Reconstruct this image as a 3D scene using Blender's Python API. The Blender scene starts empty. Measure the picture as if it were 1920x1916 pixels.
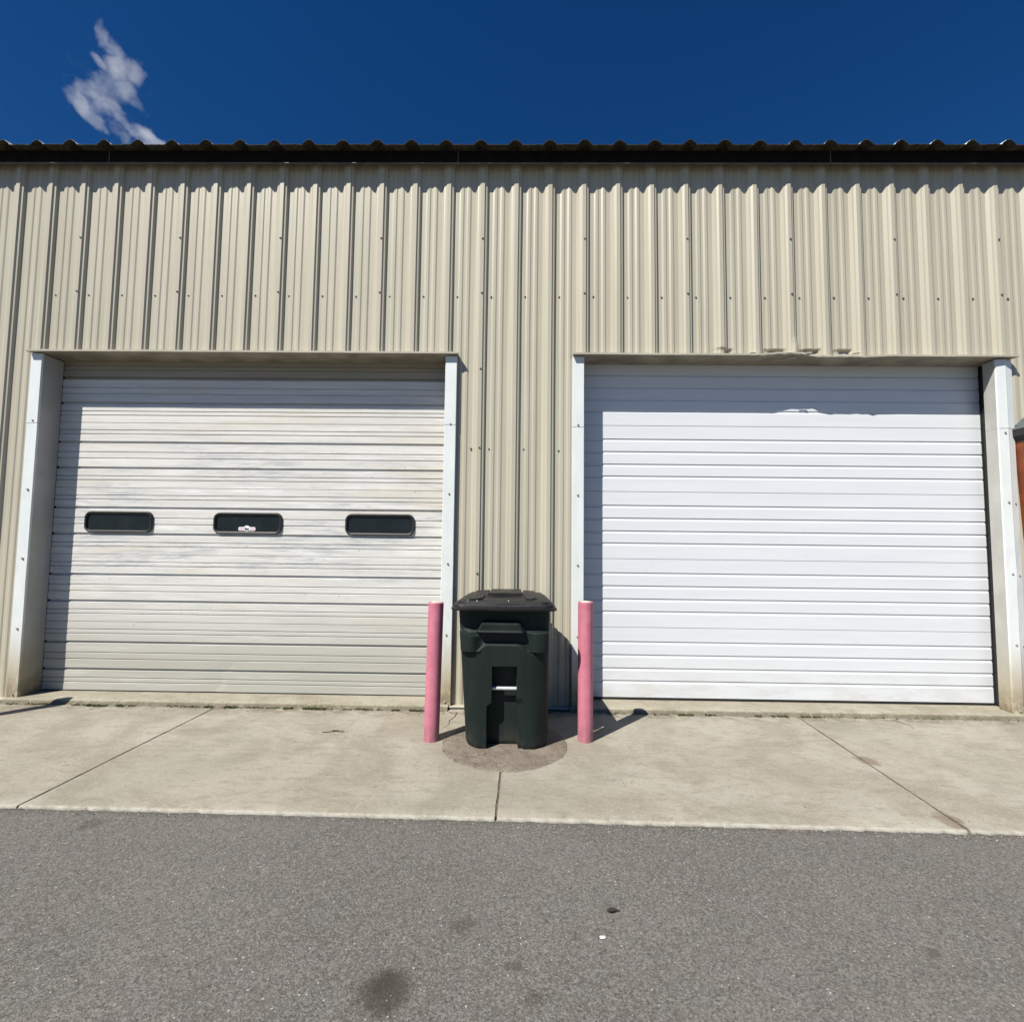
import bpy, bmesh, math, random
from mathutils import Vector, Matrix, noise as mn

random.seed(7)
scene = bpy.context.scene
COL = scene.collection
R = math.radians

# ------------------------------------------------------------------ helpers
def sstep(a, b, x):
    if a == b: return 1.0 if x >= a else 0.0
    t = min(1.0, max(0.0, (x - a) / (b - a)))
    return t * t * (3 - 2 * t)

def nz(x, y=0.0, z=0.0):
    return mn.noise(Vector((x, y, z)))

class MB:
    """collects faces; build() links them as one mesh object"""
    def __init__(s): s.v, s.f, s.m = [], [], []
    def add(s, vs, fs, mi=0):
        o = len(s.v); s.v += [tuple(v) for v in vs]
        for f in fs: s.f.append(tuple(i + o for i in f)); s.m.append(mi)
    def box(s, x0, x1, y0, y1, z0, z1, mi=0):
        vs = [(x, y, z) for z in (z0, z1) for y in (y0, y1) for x in (x0, x1)]
        s.add(vs, [(0,2,3,1),(4,5,7,6),(0,1,5,4),(2,6,7,3),(0,4,6,2),(1,3,7,5)], mi)
    def grid(s, rows, mi=0, closed=False, flip=False):
        n = len(rows[0]); vs = [p for r in rows for p in r]; fs = []
        for j in range(len(rows) - 1):
            for i in range(n if closed else n - 1):
                k = (i + 1) % n
                q = (j*n+i, j*n+k, (j+1)*n+k, (j+1)*n+i)
                fs.append(q[::-1] if flip else q)
        s.add(vs, fs, mi)
    def tube(s, a, b, r0, r1=None, n=20, cap=True, mi=0):
        r1 = r0 if r1 is None else r1
        a, b = Vector(a), Vector(b); d = (b - a).normalized()
        u = d.orthogonal().normalized(); w = d.cross(u)
        ring = lambda c, r: [c + (u*math.cos(2*math.pi*i/n) + w*math.sin(2*math.pi*i/n))*r for i in range(n)]
        A, B = ring(a, r0), ring(b, r1)
        fs = [(i, (i+1) % n, n + (i+1) % n, n + i) for i in range(n)]
        if cap: fs += [tuple(range(n))[::-1], tuple(range(n, 2*n))]
        s.add(A + B, fs, mi)
    def lathe(s, prof, n=32, c=(0,0,0), mi=0):
        rows = [[(c[0]+r*math.cos(2*math.pi*i/n), c[1]+r*math.sin(2*math.pi*i/n), c[2]+z) for i in range(n)] for r, z in prof]
        s.grid(rows, mi, closed=True)
    def build(s, name, mats, parent=None, smooth=False, bevel=0.0, loc=None):
        me = bpy.data.meshes.new(name)
        me.from_pydata(s.v, [], s.f)
        mats = mats if isinstance(mats, (list, tuple)) else [mats]
        for m in mats: me.materials.append(m)
        me.polygons.foreach_set('material_index', s.m)
        bm = bmesh.new(); bm.from_mesh(me)
        bmesh.ops.remove_doubles(bm, verts=bm.verts, dist=1e-5)
        if bevel:
            ed = [e for e in bm.edges if len(e.link_faces) == 2 and e.calc_face_angle(0) > 0.6]
            bmesh.ops.bevel(bm, geom=ed, offset=bevel, segments=2, affect='EDGES', profile=0.6)
        bm.to_mesh(me); bm.free()
        me.polygons.foreach_set('use_smooth', [bool(smooth)] * len(me.polygons))
        if smooth:
            me.set_sharp_from_angle(angle=R(35 if smooth is True else smooth))
        me.update()
        o = bpy.data.objects.new(name, me); COL.objects.link(o)
        if parent: o.parent = parent
        if loc: o.location = loc
        return o

def tag(o, label=None, cat=None, group=None, kind=None):
    if label: o['label'] = label
    if cat: o['category'] = cat
    if group: o['group'] = group
    if kind: o['kind'] = kind
    return o

def empty(name, loc=(0,0,0)):
    o = bpy.data.objects.new(name, None); o.empty_display_size = .2
    o.location = loc; COL.objects.link(o); return o

# ------------------------------------------------------------------ materials
class NT:
    def __init__(s, name):
        s.mat = bpy.data.materials.new(name); s.mat.use_nodes = True
        s.t = s.mat.node_tree; s.n = s.t.nodes; s.l = s.t.links
        s.b = s.n['Principled BSDF']; s.out = s.n['Material Output']
        s.co = s.n.new('ShaderNodeTexCoord').outputs['Object']
    def put(s, sock, v):
        if isinstance(v, bpy.types.NodeSocket): s.l.new(v, sock)
        elif isinstance(v, (tuple, list)) and len(v) == 3 and sock.type == 'RGBA': sock.default_value = (*v, 1)
        else: sock.default_value = v
    def scale(s, sx, sy, sz, src=None, off=(0,0,0)):
        m = s.n.new('ShaderNodeMapping'); s.put(m.inputs['Vector'], src or s.co)
        m.inputs['Scale'].default_value = (sx, sy, sz); m.inputs['Location'].default_value = off
        return m.outputs[0]
    def noise(s, sc=5, det=4, rough=.55, vec=None, dist=0, col=False):
        n = s.n.new('ShaderNodeTexNoise'); s.put(n.inputs['Vector'], vec or s.co)
        n.inputs['Scale'].default_value = sc; n.inputs['Detail'].default_value = det
        n.inputs['Roughness'].default_value = rough; n.inputs['Distortion'].default_value = dist
        return n.outputs['Color' if col else 'Fac']
    def voro(s, sc=50, out='Distance', vec=None, feat='F1', rnd=1):
        n = s.n.new('ShaderNodeTexVoronoi'); n.feature = feat; s.put(n.inputs['Vector'], vec or s.co)
        n.inputs['Scale'].default_value = sc; n.inputs['Randomness'].default_value = rnd
        return n.outputs[out]
    def math(s, op, a, b=0.0, c=None, clamp=False):
        n = s.n.new('ShaderNodeMath'); n.operation = op; n.use_clamp = clamp
        s.put(n.inputs[0], a); s.put(n.inputs[1], b)
        if c is not None: s.put(n.inputs[2], c)
        return n.outputs[0]
    def rng(s, v, a, b, c=0., d=1., smooth=True):
        n = s.n.new('ShaderNodeMapRange'); n.clamp = True
        n.interpolation_type = 'SMOOTHSTEP' if smooth else 'LINEAR'
        s.put(n.inputs[0], v)
        for i, q in enumerate((a, b, c, d)): n.inputs[1 + i].default_value = q
        return n.outputs[0]
    def mix(s, f, a, b, mode='MIX'):
        n = s.n.new('ShaderNodeMix'); n.data_type = 'RGBA'; n.blend_type = mode; n.clamp_factor = True
        s.put(n.inputs[0], f); s.put(n.inputs[6], a); s.put(n.inputs[7], b)
        return n.outputs[2]
    def xyz(s, v=None):
        n = s.n.new('ShaderNodeSeparateXYZ'); s.put(n.inputs[0], v or s.co); return n.outputs
    def bump(s, h, st=.3, dist=.01, prev=None):
        n = s.n.new('ShaderNodeBump'); n.inputs['Strength'].default_value = st; n.inputs['Distance'].default_value = dist
        s.put(n.inputs['Height'], h)
        if prev is not None: s.put(n.inputs['Normal'], prev)
        s.l.new(n.outputs[0], s.b.inputs['Normal']); return n.outputs[0]
    def dist2(s, x, y, sx=1., sy=1., warp=None):
        o = s.xyz(warp)
        a = s.math('MULTIPLY', s.math('SUBTRACT', o[0], x), sx); b = s.math('MULTIPLY', s.math('SUBTRACT', o[1], y), sy)
        return s.math('SQRT', s.math('ADD', s.math('MULTIPLY', a, a), s.math('MULTIPLY', b, b)))
    def warp(s, sc=8, amt=.05, det=3):
        c = s.noise(sc, det, .6, col=True)
        a = s.n.new('ShaderNodeVectorMath'); a.operation = 'SUBTRACT'; s.put(a.inputs[0], c); a.inputs[1].default_value = (.5,.5,.5)
        b = s.n.new('ShaderNodeVectorMath'); b.operation = 'MULTIPLY_ADD'; s.put(b.inputs[0], a.outputs[0]); b.inputs[1].default_value = (amt*2,)*3; s.put(b.inputs[2], s.co)
        return b.outputs[0]
    def fin(s, col=None, rough=.6, metal=0., spec=.5):
        if col is not None: s.put(s.b.inputs['Base Color'], col)
        s.put(s.b.inputs['Roughness'], rough); s.put(s.b.inputs['Metallic'], metal)
        s.b.inputs['Specular IOR Level'].default_value = spec
        return s.mat

def simple(name, col, rough=.6, metal=0., spec=.5, var=.08, sc=12, bump=0.):
    t = NT(name); n = t.noise(sc, 4)
    c = t.mix(t.rng(n, .3, .7), tuple(v*(1-var) for v in col), tuple(min(1, v*(1+var)) for v in col))
    if bump: t.bump(t.noise(sc*8, 3), bump, .004)
    return t.fin(c, rough, metal, spec)

def m_siding():
    t = NT('tan_siding_paint')
    streak = t.noise(1, 4, .6, t.scale(9, 9, .35))
    c = t.mix(t.rng(streak, .3, .7), (.408,.376,.288), (.465,.431,.336))
    wn = t.n.new('ShaderNodeTexWhiteNoise'); wn.noise_dimensions = '1D'
    t.put(wn.inputs['W'], t.math('FLOOR', t.math('MULTIPLY', t.math('ADD', t.xyz()[0], 4.03), 1/.9144)))
    c = t.mix(t.math('MULTIPLY', wn.outputs[0], .22), c, (.40,.37,.285))
    blot = t.noise(1.3, 5, .6)
    c = t.mix(t.rng(blot, .35, .75, 0, .35), c, (.47,.455,.36))
    z = t.xyz()[2]
    dirt = t.math('MULTIPLY', t.rng(z, .02, .9, 1, 0), t.rng(t.noise(6, 5), .35, .7))
    c = t.mix(t.math('MULTIPLY', dirt, .4), c, (.30,.255,.18))
    scuff = t.math('MULTIPLY', t.rng(t.noise(3.2, 6, .7, t.scale(3,3,1)), .66, .74), .35)
    c = t.mix(scuff, c, (.56,.54,.47))
    t.bump(t.noise(1, 2, .5, t.scale(6, 6, 1.2)), .12, .006)
    return t.fin(c, .42, 0, .45)

def m_trim(name, lo, hi):
    t = NT(name)
    z = t.xyz()[2]
    n = t.noise(5, 6, .65, t.scale(1.6, 1, .7))
    c = t.mix(t.rng(n, .3, .75), lo, hi)
    sm = t.math('MULTIPLY', t.rng(t.noise(9, 6, .7, t.scale(1, 1, .35)), .56, .72), .3)
    c = t.mix(sm, c, (.50,.49,.44))
    stain = t.math('MULTIPLY', t.rng(z, .12, .72, 1, 0), t.rng(t.noise(6, 6, .65, t.scale(1,1,.4)), .08, .52))
    c = t.mix(t.math('MULTIPLY', stain, .9), c, (.40,.33,.205))
    low = t.math('MULTIPLY', t.rng(z, .02, .30, 1, 0), t.rng(t.noise(12, 6, .7), .34, .56))
    c = t.mix(t.math('MULTIPLY', low, .8), c, (.17,.135,.085))
    t.bump(t.noise(3, 3, .5, t.scale(2, 2, .8)), .15, .01)
    return t.fin(c, .4)

def m_header():
    t = NT('tan_trim_paint')
    n = t.noise(4, 6, .65)
    c = t.mix(t.rng(n, .3, .7), (.42,.39,.31), (.52,.48,.385))
    c = t.mix(t.rng(t.noise(9, 6, .7, t.scale(.4, 3, 1)), .6, .72, 0, .5), c, (.25,.215,.155))
    return t.fin(c, .45)

def m_door_old():
    t = NT('weathered_white_door')
    z = t.xyz()[2]
    st = t.noise(1, 7, .7, t.scale(1.6, 2, 38))
    c = t.mix(t.rng(st, .34, .68), (.60,.59,.55), (.735,.715,.665))
    slat = t.n.new('ShaderNodeTexWhiteNoise'); slat.noise_dimensions = '1D'
    t.put(slat.inputs['W'], t.math('FLOOR', t.math('MULTIPLY', z, 9.84)))
    c = t.mix(t.math('MULTIPLY', slat.outputs[0], .22), c, (.52,.52,.49))
    # chalky grey weathering: long rubbed streaks, strongest around mid height
    band = t.math('MULTIPLY', t.rng(z, .75, 1.25), t.rng(z, 1.95, 2.35, 1, 0))
    big = t.noise(1, 5, .62, t.scale(.8, 1, 3.0))
    g = t.math('MULTIPLY', t.rng(big, .40, .58), t.rng(t.noise(1, 8, .76, t.scale(3.2, 2, 34, off=(3,0,7))), .44, .60))
    g = t.math('MULTIPLY', g, t.math('ADD', t.math('MULTIPLY', band, .6), .35))
    c = t.mix(g, c, (.44,.45,.445))
    w = t.math('MULTIPLY', t.rng(t.noise(1, 6, .7, t.scale(1.4, 1, 16, off=(5,0,1))), .52, .66), t.math('MULTIPLY', band, .6))
    c = t.mix(w, c, (.82,.82,.81))
    y = t.math('MULTIPLY', t.rng(t.noise(1, 5, .6, t.scale(.7, 1, 5, off=(9,0,2))), .52, .66), .45)
    c = t.mix(y, c, (.60,.545,.43))
    grime = t.math('MULTIPLY', t.rng(z, .25, 1.0, 1, 0), t.rng(t.noise(1, 6, .65, t.scale(.9, 1, 9, off=(1,0,4))), .12, .5))
    c = t.mix(t.math('MULTIPLY', grime, .85), c, (.385,.38,.325))
    fine = t.math('MULTIPLY', t.rng(t.noise(1, 4, .75, t.scale(16, 5, 70)), .58, .70), .4)
    c = t.mix(fine, c, (.38,.375,.35))
    spot = t.math('MULTIPLY', t.rng(t.voro(7, 'Distance'), .03, .06, 1, 0), .6)
    c = t.mix(spot, c, (.25,.23,.2))
    # brown band across the top of the door, below the header
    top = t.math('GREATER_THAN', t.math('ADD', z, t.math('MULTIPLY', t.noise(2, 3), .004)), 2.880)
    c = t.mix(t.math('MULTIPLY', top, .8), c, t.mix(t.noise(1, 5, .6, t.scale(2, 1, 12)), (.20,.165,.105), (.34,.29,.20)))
    t.bump(t.noise(1, 3, .5, t.scale(1.5, 1, 4)), .1, .01)
    return t.fin(c, .46)

def m_door_new():
    t = NT('clean_white_door')
    n = t.noise(1, 5, .6, t.scale(1.2, 1, 16))
    c = t.mix(t.rng(n, .3, .7), (.655,.68,.70), (.69,.71,.725))
    d = t.math('MULTIPLY', t.rng(t.noise(1, 5, .6, t.scale(.9, 1, 1.6)), .5, .75), .35)
    c = t.mix(d, c, (.64,.66,.665))
    z = t.xyz()[2]
    lowd = t.math('MULTIPLY', t.rng(z, .06, .45, .5, 0), t.rng(t.noise(1, 6, .65, t.scale(3, 1, 10)), .4, .65))
    c = t.mix(lowd, c, (.52,.50,.45))
    smd = t.math('MULTIPLY', t.rng(t.noise(1, 6, .7, t.scale(2.2, 1, 5, off=(2,0,8))), .6, .72), .25)
    c = t.mix(smd, c, (.55,.56,.56))
    t.bump(t.noise(1, 4, .6, t.scale(3, 1, 140)), .10, .003)
    return t.fin(c, .36)

def concrete_base(t, warm=0.0):
    lo = (.262+warm, .236+warm*.8, .186); hi = (.350+warm, .325+warm*.8, .268)
    c = t.mix(t.rng(t.noise(1.9, 7, .68, dist=.5), .36, .64), lo, hi)
    c = t.mix(t.rng(t.noise(11, 7, .74, t.scale(.6, 1.6, 1)), .48, .66, 0, .6), c, (.205,.185,.145))
    c = t.mix(t.rng(t.noise(24, 6, .75, t.scale(.8, 1.5, 1, off=(3,8,0))), .54, .68, 0, .5), c, (.39,.37,.315))
    c = t.mix(t.rng(t.noise(55, 5, .75), .5, .72, 0, .75), c, (.40,.375,.31))
    c = t.mix(t.rng(t.noise(75, 5, .75, t.scale(.7,1.3,1,off=(5,3,1))), .54, .70, 0, .75), c, (.13,.112,.08))
    pit = t.math('MULTIPLY', t.rng(t.voro(26), .10, .17, 1, 0), t.rng(t.noise(5, 3), .55, .65))
    c = t.mix(t.math('MULTIPLY', pit, .75), c, (.10,.085,.06))
    return c, pit

def m_concrete():
    t = NT('worn_concrete')
    c, pit = concrete_base(t)
    w = t.warp(9, .05)
    for (x, y, r, k, sx, sy) in ((2.30,-.93,.085,.85,1,.9),(2.235,-1.66,.085,.85,1.2,.8),(-2.3,-.62,.16,.30,.6,1.6),(1.45,-1.05,.5,.16,.8,1.2),(-1.3,-1.25,.7,.14,.8,1.2)):
        m = t.rng(t.dist2(x, y, sx, sy, w), r*.55, r, 1, 0)
        c = t.mix(t.math('MULTIPLY', m, k*.8), c, (.165,.122,.09))
    # pale scuffs and tyre marks
    sc = t.math('MULTIPLY', t.rng(t.noise(1, 6, .72, t.scale(2.5, 7, 1)), .58, .7), .42)
    c = t.mix(sc, c, (.37,.35,.295))
    gr = t.math('MULTIPLY', t.rng(t.noise(.8, 5, .6, t.scale(1,1,1,off=(4,1,0))), .5, .68), .3)
    c = t.mix(gr, c, (.215,.215,.165))
    # pale worn rim along the asphalt
    o = t.xyz(t.warp(30, .012, 5))
    rim = t.math('ADD', o[1], t.math('MULTIPLY', o[0], .0128))
    rimf = t.math('MULTIPLY', t.rng(rim, -1.722, -1.70, .85, 0), t.rng(t.noise(17, 5, .7), .35, .6, .15, 1))
    c = t.mix(rimf, c, (.42,.40,.34))
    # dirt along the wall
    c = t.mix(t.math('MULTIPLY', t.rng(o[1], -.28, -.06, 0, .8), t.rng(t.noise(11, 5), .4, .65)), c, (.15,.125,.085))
    b = t.bump(t.noise(60, 5, .7), .45, .006)
    b = t.bump(t.noise(7, 4, .6), .35, .015, b)
    t.bump(pit, .5, -.006, b)
    return t.fin(c, .9, 0, .25)

def m_threshold():
    t = NT('mossy_threshold_concrete')
    c, pit = concrete_base(t, .02)
    z = t.xyz()[2]
    low_tone = t.math('MULTIPLY', t.rng(z, .022, .034, 1, 0), t.rng(t.noise(22, 5, .75), .2, .5))  # darker brown low on the sill face, broken up by noise
    c = t.mix(t.math('MULTIPLY', low_tone, .72), c, (.105,.092,.062))
    gr = t.math('MULTIPLY', t.rng(z, .02, .04, 1, 0), t.rng(t.noise(6, 5, .7), .5, .62))
    c = t.mix(t.math('MULTIPLY', gr, .25), c, (.080,.084,.030))
    c = t.mix(t.math('MULTIPLY', t.rng(t.noise(30, 6, .75), .56, .68), .6), c, (.30,.275,.215))
    t.bump(t.noise(45, 5, .7), .7, .01)
    return t.fin(c, .92, 0, .2)

def m_patch():
    t = NT('rough_mortar_patch')
    n = t.noise(5, 6, .65)
    c = t.mix(t.rng(n, .3, .7), (.195,.163,.128), (.27,.235,.188))
    c = t.mix(t.rng(t.noise(38, 5, .7), .5, .7, 0, .6), c, (.115,.09,.07))
    x = t.xyz()[0]
    left = t.rng(x, -.35, .1, 1, 0)
    crumb = t.math('MULTIPLY', left, t.rng(t.noise(13, 6, .7, dist=1.2), .5, .62))
    c = t.mix(t.math('MULTIPLY', crumb, .6), c, (.10,.075,.055))
    b = t.bump(t.noise(30, 6, .7), .7, .012)
    t.bump(t.noise(11, 6, .75, dist=1.0), .8, .03, b)
    return t.fin(c, .95, 0, .2)

def m_asphalt():
    t = NT('worn_asphalt')
    base = t.mix(t.rng(t.noise(.9, 5, .6), .35, .65), (.113,.104,.091), (.137,.127,.111))
    tint = t.noise(3.2, 6, .7, t.scale(1,1,1,off=(2,5,0)))
    c = t.mix(t.rng(tint, .47, .62, 0, .7), base, (.128,.113,.107))
    c = t.mix(t.rng(tint, .40, .52, .55, 0), c, (.104,.109,.099))
    cell = t.voro(170, 'Color'); cv = t.xyz(cell)[0]
    c = t.mix(t.rng(cv, .0, .36, .62, 0), c, (.055,.050,.044))
    c = t.mix(t.rng(cv, .55, 1., 0, .6), c, (.235,.225,.205))
    c2 = t.xyz(t.voro(105, 'Color', t.scale(1,1,1,off=(.3,.7,0))))[1]
    c = t.mix(t.rng(c2, .90, .97, 0, .45), c, (.235,.22,.20))
    c = t.mix(t.rng(c2, .0, .06, .5, 0), c, (.04,.036,.03))
    c = t.mix(t.rng(t.noise(260, 3, .8), .56, .72, 0, .9), c, (.33,.31,.28))
    c = t.mix(t.rng(t.noise(280, 3, .8, t.scale(1,1,1,off=(4,4,1))), .56, .72, 0, .65), c, (.04,.036,.03))
    s2 = t.voro(48, 'Distance'); s2c = t.xyz(t.voro(48, 'Color'))[0]
    c = t.mix(t.math('MULTIPLY', t.rng(s2, .10, .2, 1, 0), t.math('GREATER_THAN', s2c, .90)), c, (.42,.40,.37))
    spk = t.voro(19, 'Distance'); spc = t.xyz(t.voro(19, 'Color'))[2]
    w = t.math('MULTIPLY', t.rng(spk, .055, .095, 1, 0), t.math('GREATER_THAN', spc, .80))
    c = t.mix(t.math('MULTIPLY', w, .85), c, (.62,.60,.56))
    wv = t.warp(14, .035, 4)
    for (x, y, r, k) in ((-.405,-2.725,.10,.72),(-.43,-2.70,.055,.35),(-.19,-2.44,.05,.42),(-.01,-2.62,.03,.45),(.06,-2.74,.04,.35),(-2.1,-1.82,.06,.35),(1.45,-2.52,.03,.4)):
        m = t.rng(t.dist2(x, y, 1, 1, wv), r*.45, r*1.12, 1, 0)
        c = t.mix(t.math('MULTIPLY', m, k), c, (.036,.031,.02))
    o = t.xyz(t.warp(20, .03, 5))
    edge = t.math('ADD', o[1], t.math('MULTIPLY', o[0], .0128))
    c = t.mix(t.rng(edge, -1.80, -1.725, 0, .45), c, (.075,.07,.062))
    b = t.bump(t.voro(210), .45, .004)
    t.bump(t.noise(120, 4, .75), .4, .004, b)
    return t.fin(c, .88, 0, .3)

def m_pink():
    t = NT('pink_bollard_paint')
    n = t.noise(14, 5, .6)
    c = t.mix(t.rng(n, .3, .7), (.475,.145,.20), (.545,.185,.245))
    z = t.xyz()[2]
    chip = t.rng(t.noise(40, 6, .72), .655, .675)
    chip = t.math('MULTIPLY', chip, t.rng(z, .08, .55, 1, .35))
    c = t.mix(chip, c, (.10,.035,.04))
    low = t.math('MULTIPLY', t.rng(z, .0, .22, .9, 0), t.rng(t.noise(18, 6, .72, t.scale(1,1,.45)), .36, .6))
    c = t.mix(low, c, (.28,.14,.15))
    band = t.math('MULTIPLY', t.rng(t.noise(4, 4, .6, t.scale(6,6,.6)), .5, .7), .3)
    c = t.mix(band, c, (.60,.225,.29))
    t.bump(t.noise(60, 4, .6), .2, .004)
    return t.fin(c, .5, 0, .4)

def m_bin():
    t = NT('dark_green_bin_plastic')
    n = t.noise(4, 5, .6, t.scale(2, 2, .7))
    c = t.mix(t.rng(n, .3, .7), (.0080,.0142,.0125), (.0135,.0212,.0190))
    d = t.math('MULTIPLY', t.rng(t.noise(2.4, 6, .7, t.scale(1.6, 1.6, .6, off=(3,0,1))), .5, .72), .55)
    c = t.mix(d, c, (.021,.026,.024))
    s = t.math('MULTIPLY', t.rng(t.noise(30, 5, .75, t.scale(1.5, 1.5, .35)), .68, .75), .5)
    c = t.mix(s, c, (.055,.06,.056))
    g = t.math('MULTIPLY', t.rng(t.noise(5, 4, .6, t.scale(3, 3, .5, off=(7,2,1))), .6, .7), .6)
    c = t.mix(g, c, (.008,.032,.03))
    z = t.xyz()[2]
    c = t.mix(t.math('MULTIPLY', t.rng(z, 0, .2, .5, 0), t.rng(t.noise(9, 5), .4, .65)), c, (.06,.056,.048))
    t.bump(t.noise(160, 3, .6), .25, .003)
    return t.fin(c, .6, 0, .22)

def m_lid():
    t = NT('black_lid_plastic')
    n = t.noise(5, 6, .65)
    c = t.mix(t.rng(n, .35, .7), (.008,.0078,.0078), (.018,.017,.0165))
    s = t.math('MULTIPLY', t.rng(t.noise(16, 6, .75), .6, .72), .55)
    c = t.mix(s, c, (.05,.047,.043))
    t.bump(t.noise(120, 3, .6), .25, .003)
    return t.fin(c, t.rng(n, .3, .7, .42, .6), 0, .35)

SIDING, TRIM, HEADER = m_siding(), m_trim('white_trim_paint', (.66,.695,.68), (.73,.76,.745)), m_header()
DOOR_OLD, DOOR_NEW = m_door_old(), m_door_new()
CONC, THRESH, PATCH, ASPH = m_concrete(), m_threshold(), m_patch(), m_asphalt()
REVEAL = m_trim('grey_reveal_paint', (.41,.405,.365), (.50,.49,.445))  # greyer than the trim faces, used on every jamb reveal
SOFFIT = simple('shade_toned_soffit_paint', (.30,.265,.20), .6, var=.25, sc=5)  # darker version of the header tan; underside shade put into the colour
PINK, BINM, LIDM = m_pink(), m_bin(), m_lid()
ROOF_TOP = simple('pale_roof_metal', (.62,.63,.62), .4)
ROOF_UND = simple('dark_olive_roof_underside', (.036,.033,.02), .9, var=.5, sc=18)  # dark olive colour for the lower side of the sheet
FASCIA = simple('dark_brown_eave_metal', (.009,.006,.004), .85, var=.3, spec=.15)
FLIP = simple('worn_eave_lip', (.11,.095,.075), .5, var=.3)
RUBBER = simple('black_rubber', (.012,.012,.013), .55, var=.2, sc=30)
FRAME = simple('black_window_rubber', (.022,.021,.02), .42, var=.2, sc=20)
SCREW = simple('dull_screw_metal', (.15,.145,.135), .5, .4, var=.3, sc=300)
SCREWW = simple('painted_screw_head', (.40,.37,.30), .45, .1, var=.2, sc=300)
GALV = simple('galvanised_bar', (.62,.66,.66), .32, .35, var=.1, sc=30)
DARK = simple('dark_interior', (.02,.018,.016), .9)
CAPC = simple('pale_bollard_cap', (.52,.44,.38), .85, var=.2, sc=40, bump=.3)
def m_glass():
    t = NT('dark_window_glass')
    n = t.noise(7, 5, .6)
    return t.fin(t.mix(t.rng(n, .3, .7), (.006,.009,.010), (.012,.016,.017)), t.rng(n, .3, .7, .18, .34), 0, .35)
GLASS = m_glass()

# ------------------------------------------------------------------ geometry constants (metres, wall ribs' face at y=0)
PD = .037                                  # pan depth behind the rib face
PROF = [(0,0),(.026,0),(.042,.0055),(.064,.0055),(.074,0),(.092,0),(.107,.0065),(.126,.0065),(.139,0),
        (.176,0),(.196,.023),(.208,.026),(.226,.037),(.258,.037),(.266,.025),(.281,.022),(.293,0)]
PER, X0 = .3048, -.605
XL, XR = -9.0, 9.0
DL = (-4.28, -.667); DR = (.552, 4.118)     # door openings
DZ = 3.048; DY = .215                      # head height, recess of the doors
EAVE = 4.88

building = empty('metal_building', (0, 0, 0))
tag(building, 'tan ribbed metal warehouse wall with two white roll-up doors under a blue sky', 'building')

# ---- corrugated front wall
def pan_dent(x, z):
    d = 0.0
    for a, b, k in ((1.70,1.86,.5),(2.13,2.31,.8),(2.45,2.62,1.0),(2.75,2.90,.75)):
        if a - .02 < x < b + .05:
            t = sstep(a-.02, a+.10, x) * (1 - sstep(b-.005, b+.02, x))
            d += k * .036 * t * (1 - sstep(3.126, 3.142, z + .008*nz(x*18, 3)))
    if 2.36 < x < 2.47: d += -.015 * sstep(2.36,2.40,x) * (1-sstep(2.42,2.47,x)) * (1-sstep(3.1,3.28,z))
    return d

def wall_cols(x0, x1):
    cols = []
    n0 = math.floor((x0 - X0) / PER) - 1; n1 = math.ceil((x1 - X0) / PER) + 1
    for n in range(n0, n1):
        for px, h in PROF:
            x = X0 + n*PER + px
            if x0 < x < x1: cols.append((x, h, n))
    def at(x):
        n = math.floor((x - X0)/PER); r = x - X0 - n*PER; P = PROF + [(PER, 0)]
        for (a, ha), (b, hb) in zip(P, P[1:]):
            if a <= r <= b + 1e-9: return (x, ha + (hb-ha)*(r-a)/(b-a), n)
        return (x, 0, n)
    return [at(x0)] + cols + [at(x1)]

wall = MB()
def wall_part(x0, x1, z0, z1, extra=()):
    zs = sorted(set([z0, z1] + [z0 + (z1-z0)*i/12 for i in range(13)] + [e for e in extra if z0 < e < z1]))
    cols = wall_cols(x0, x1)
    rows = []
    for z in zs:
        row = []
        for x, h, n in cols:
            osc = .0022*nz(n*1.7, z*.8, 3.1)*(1.0) + .0012*nz(x*6, z*1.3, 8.2)
            jig = .0018*nz(n*.9, z*.5, 11.) + (.003*nz(math.floor(n/3)*2.3, z*.25, 5.))
            row.append((x + jig, PD - h + osc + pan_dent(x, z), z))
        rows.append(row)
    wall.grid(rows)
wall_part(XL, DL[0]-.05, .022, EAVE)
wall_part(DL[0]-.05, DL[1]+.05, DZ+.004, EAVE, (3.2,))
wall_part(DL[1]+.05, DR[0]-.05, .022, EAVE)
wall_part(DR[0]-.05, DR[1]+.05, DZ+.004, EAVE, (3.06,3.075,3.09,3.105,3.115,3.125,3.135,3.145,3.155,3.165,3.2,3.25))
wall_part(DR[1]+.05, XR, .022, EAVE)
wall.build('wall', SIDING, building)

side = MB()
YB = 12.0
side.box(XL, XL+.04, PD+.06, YB, 0, EAVE+.0); side.box(XR-.04, XR, PD+.06, YB, 0, EAVE)
side.box(XL+.04, XR-.04, YB-.04, YB, 0, EAVE)
for x in (XL, XR-.04):
    side.add([(x,PD+.06,EAVE+.002),(x,YB,EAVE+.002),(x,YB/2,EAVE+1.15),(x+.04,PD+.06,EAVE+.002),(x+.04,YB,EAVE+.002),(x+.04,YB/2,EAVE+1.15)],
             [(0,2,1),(3,4,5),(0,1,4,3),(1,2,5,4),(2,0,3,5)])
side.build('rear_wall', SIDING, building)
inn = MB(); inn.box(XL+.06, XR-.06, .9, .94, 0, EAVE+.15); inn.box(XL+.06, XR-.06, .26, .9, .0, .02)
inn.build('inner_wall', DARK, building)

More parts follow.
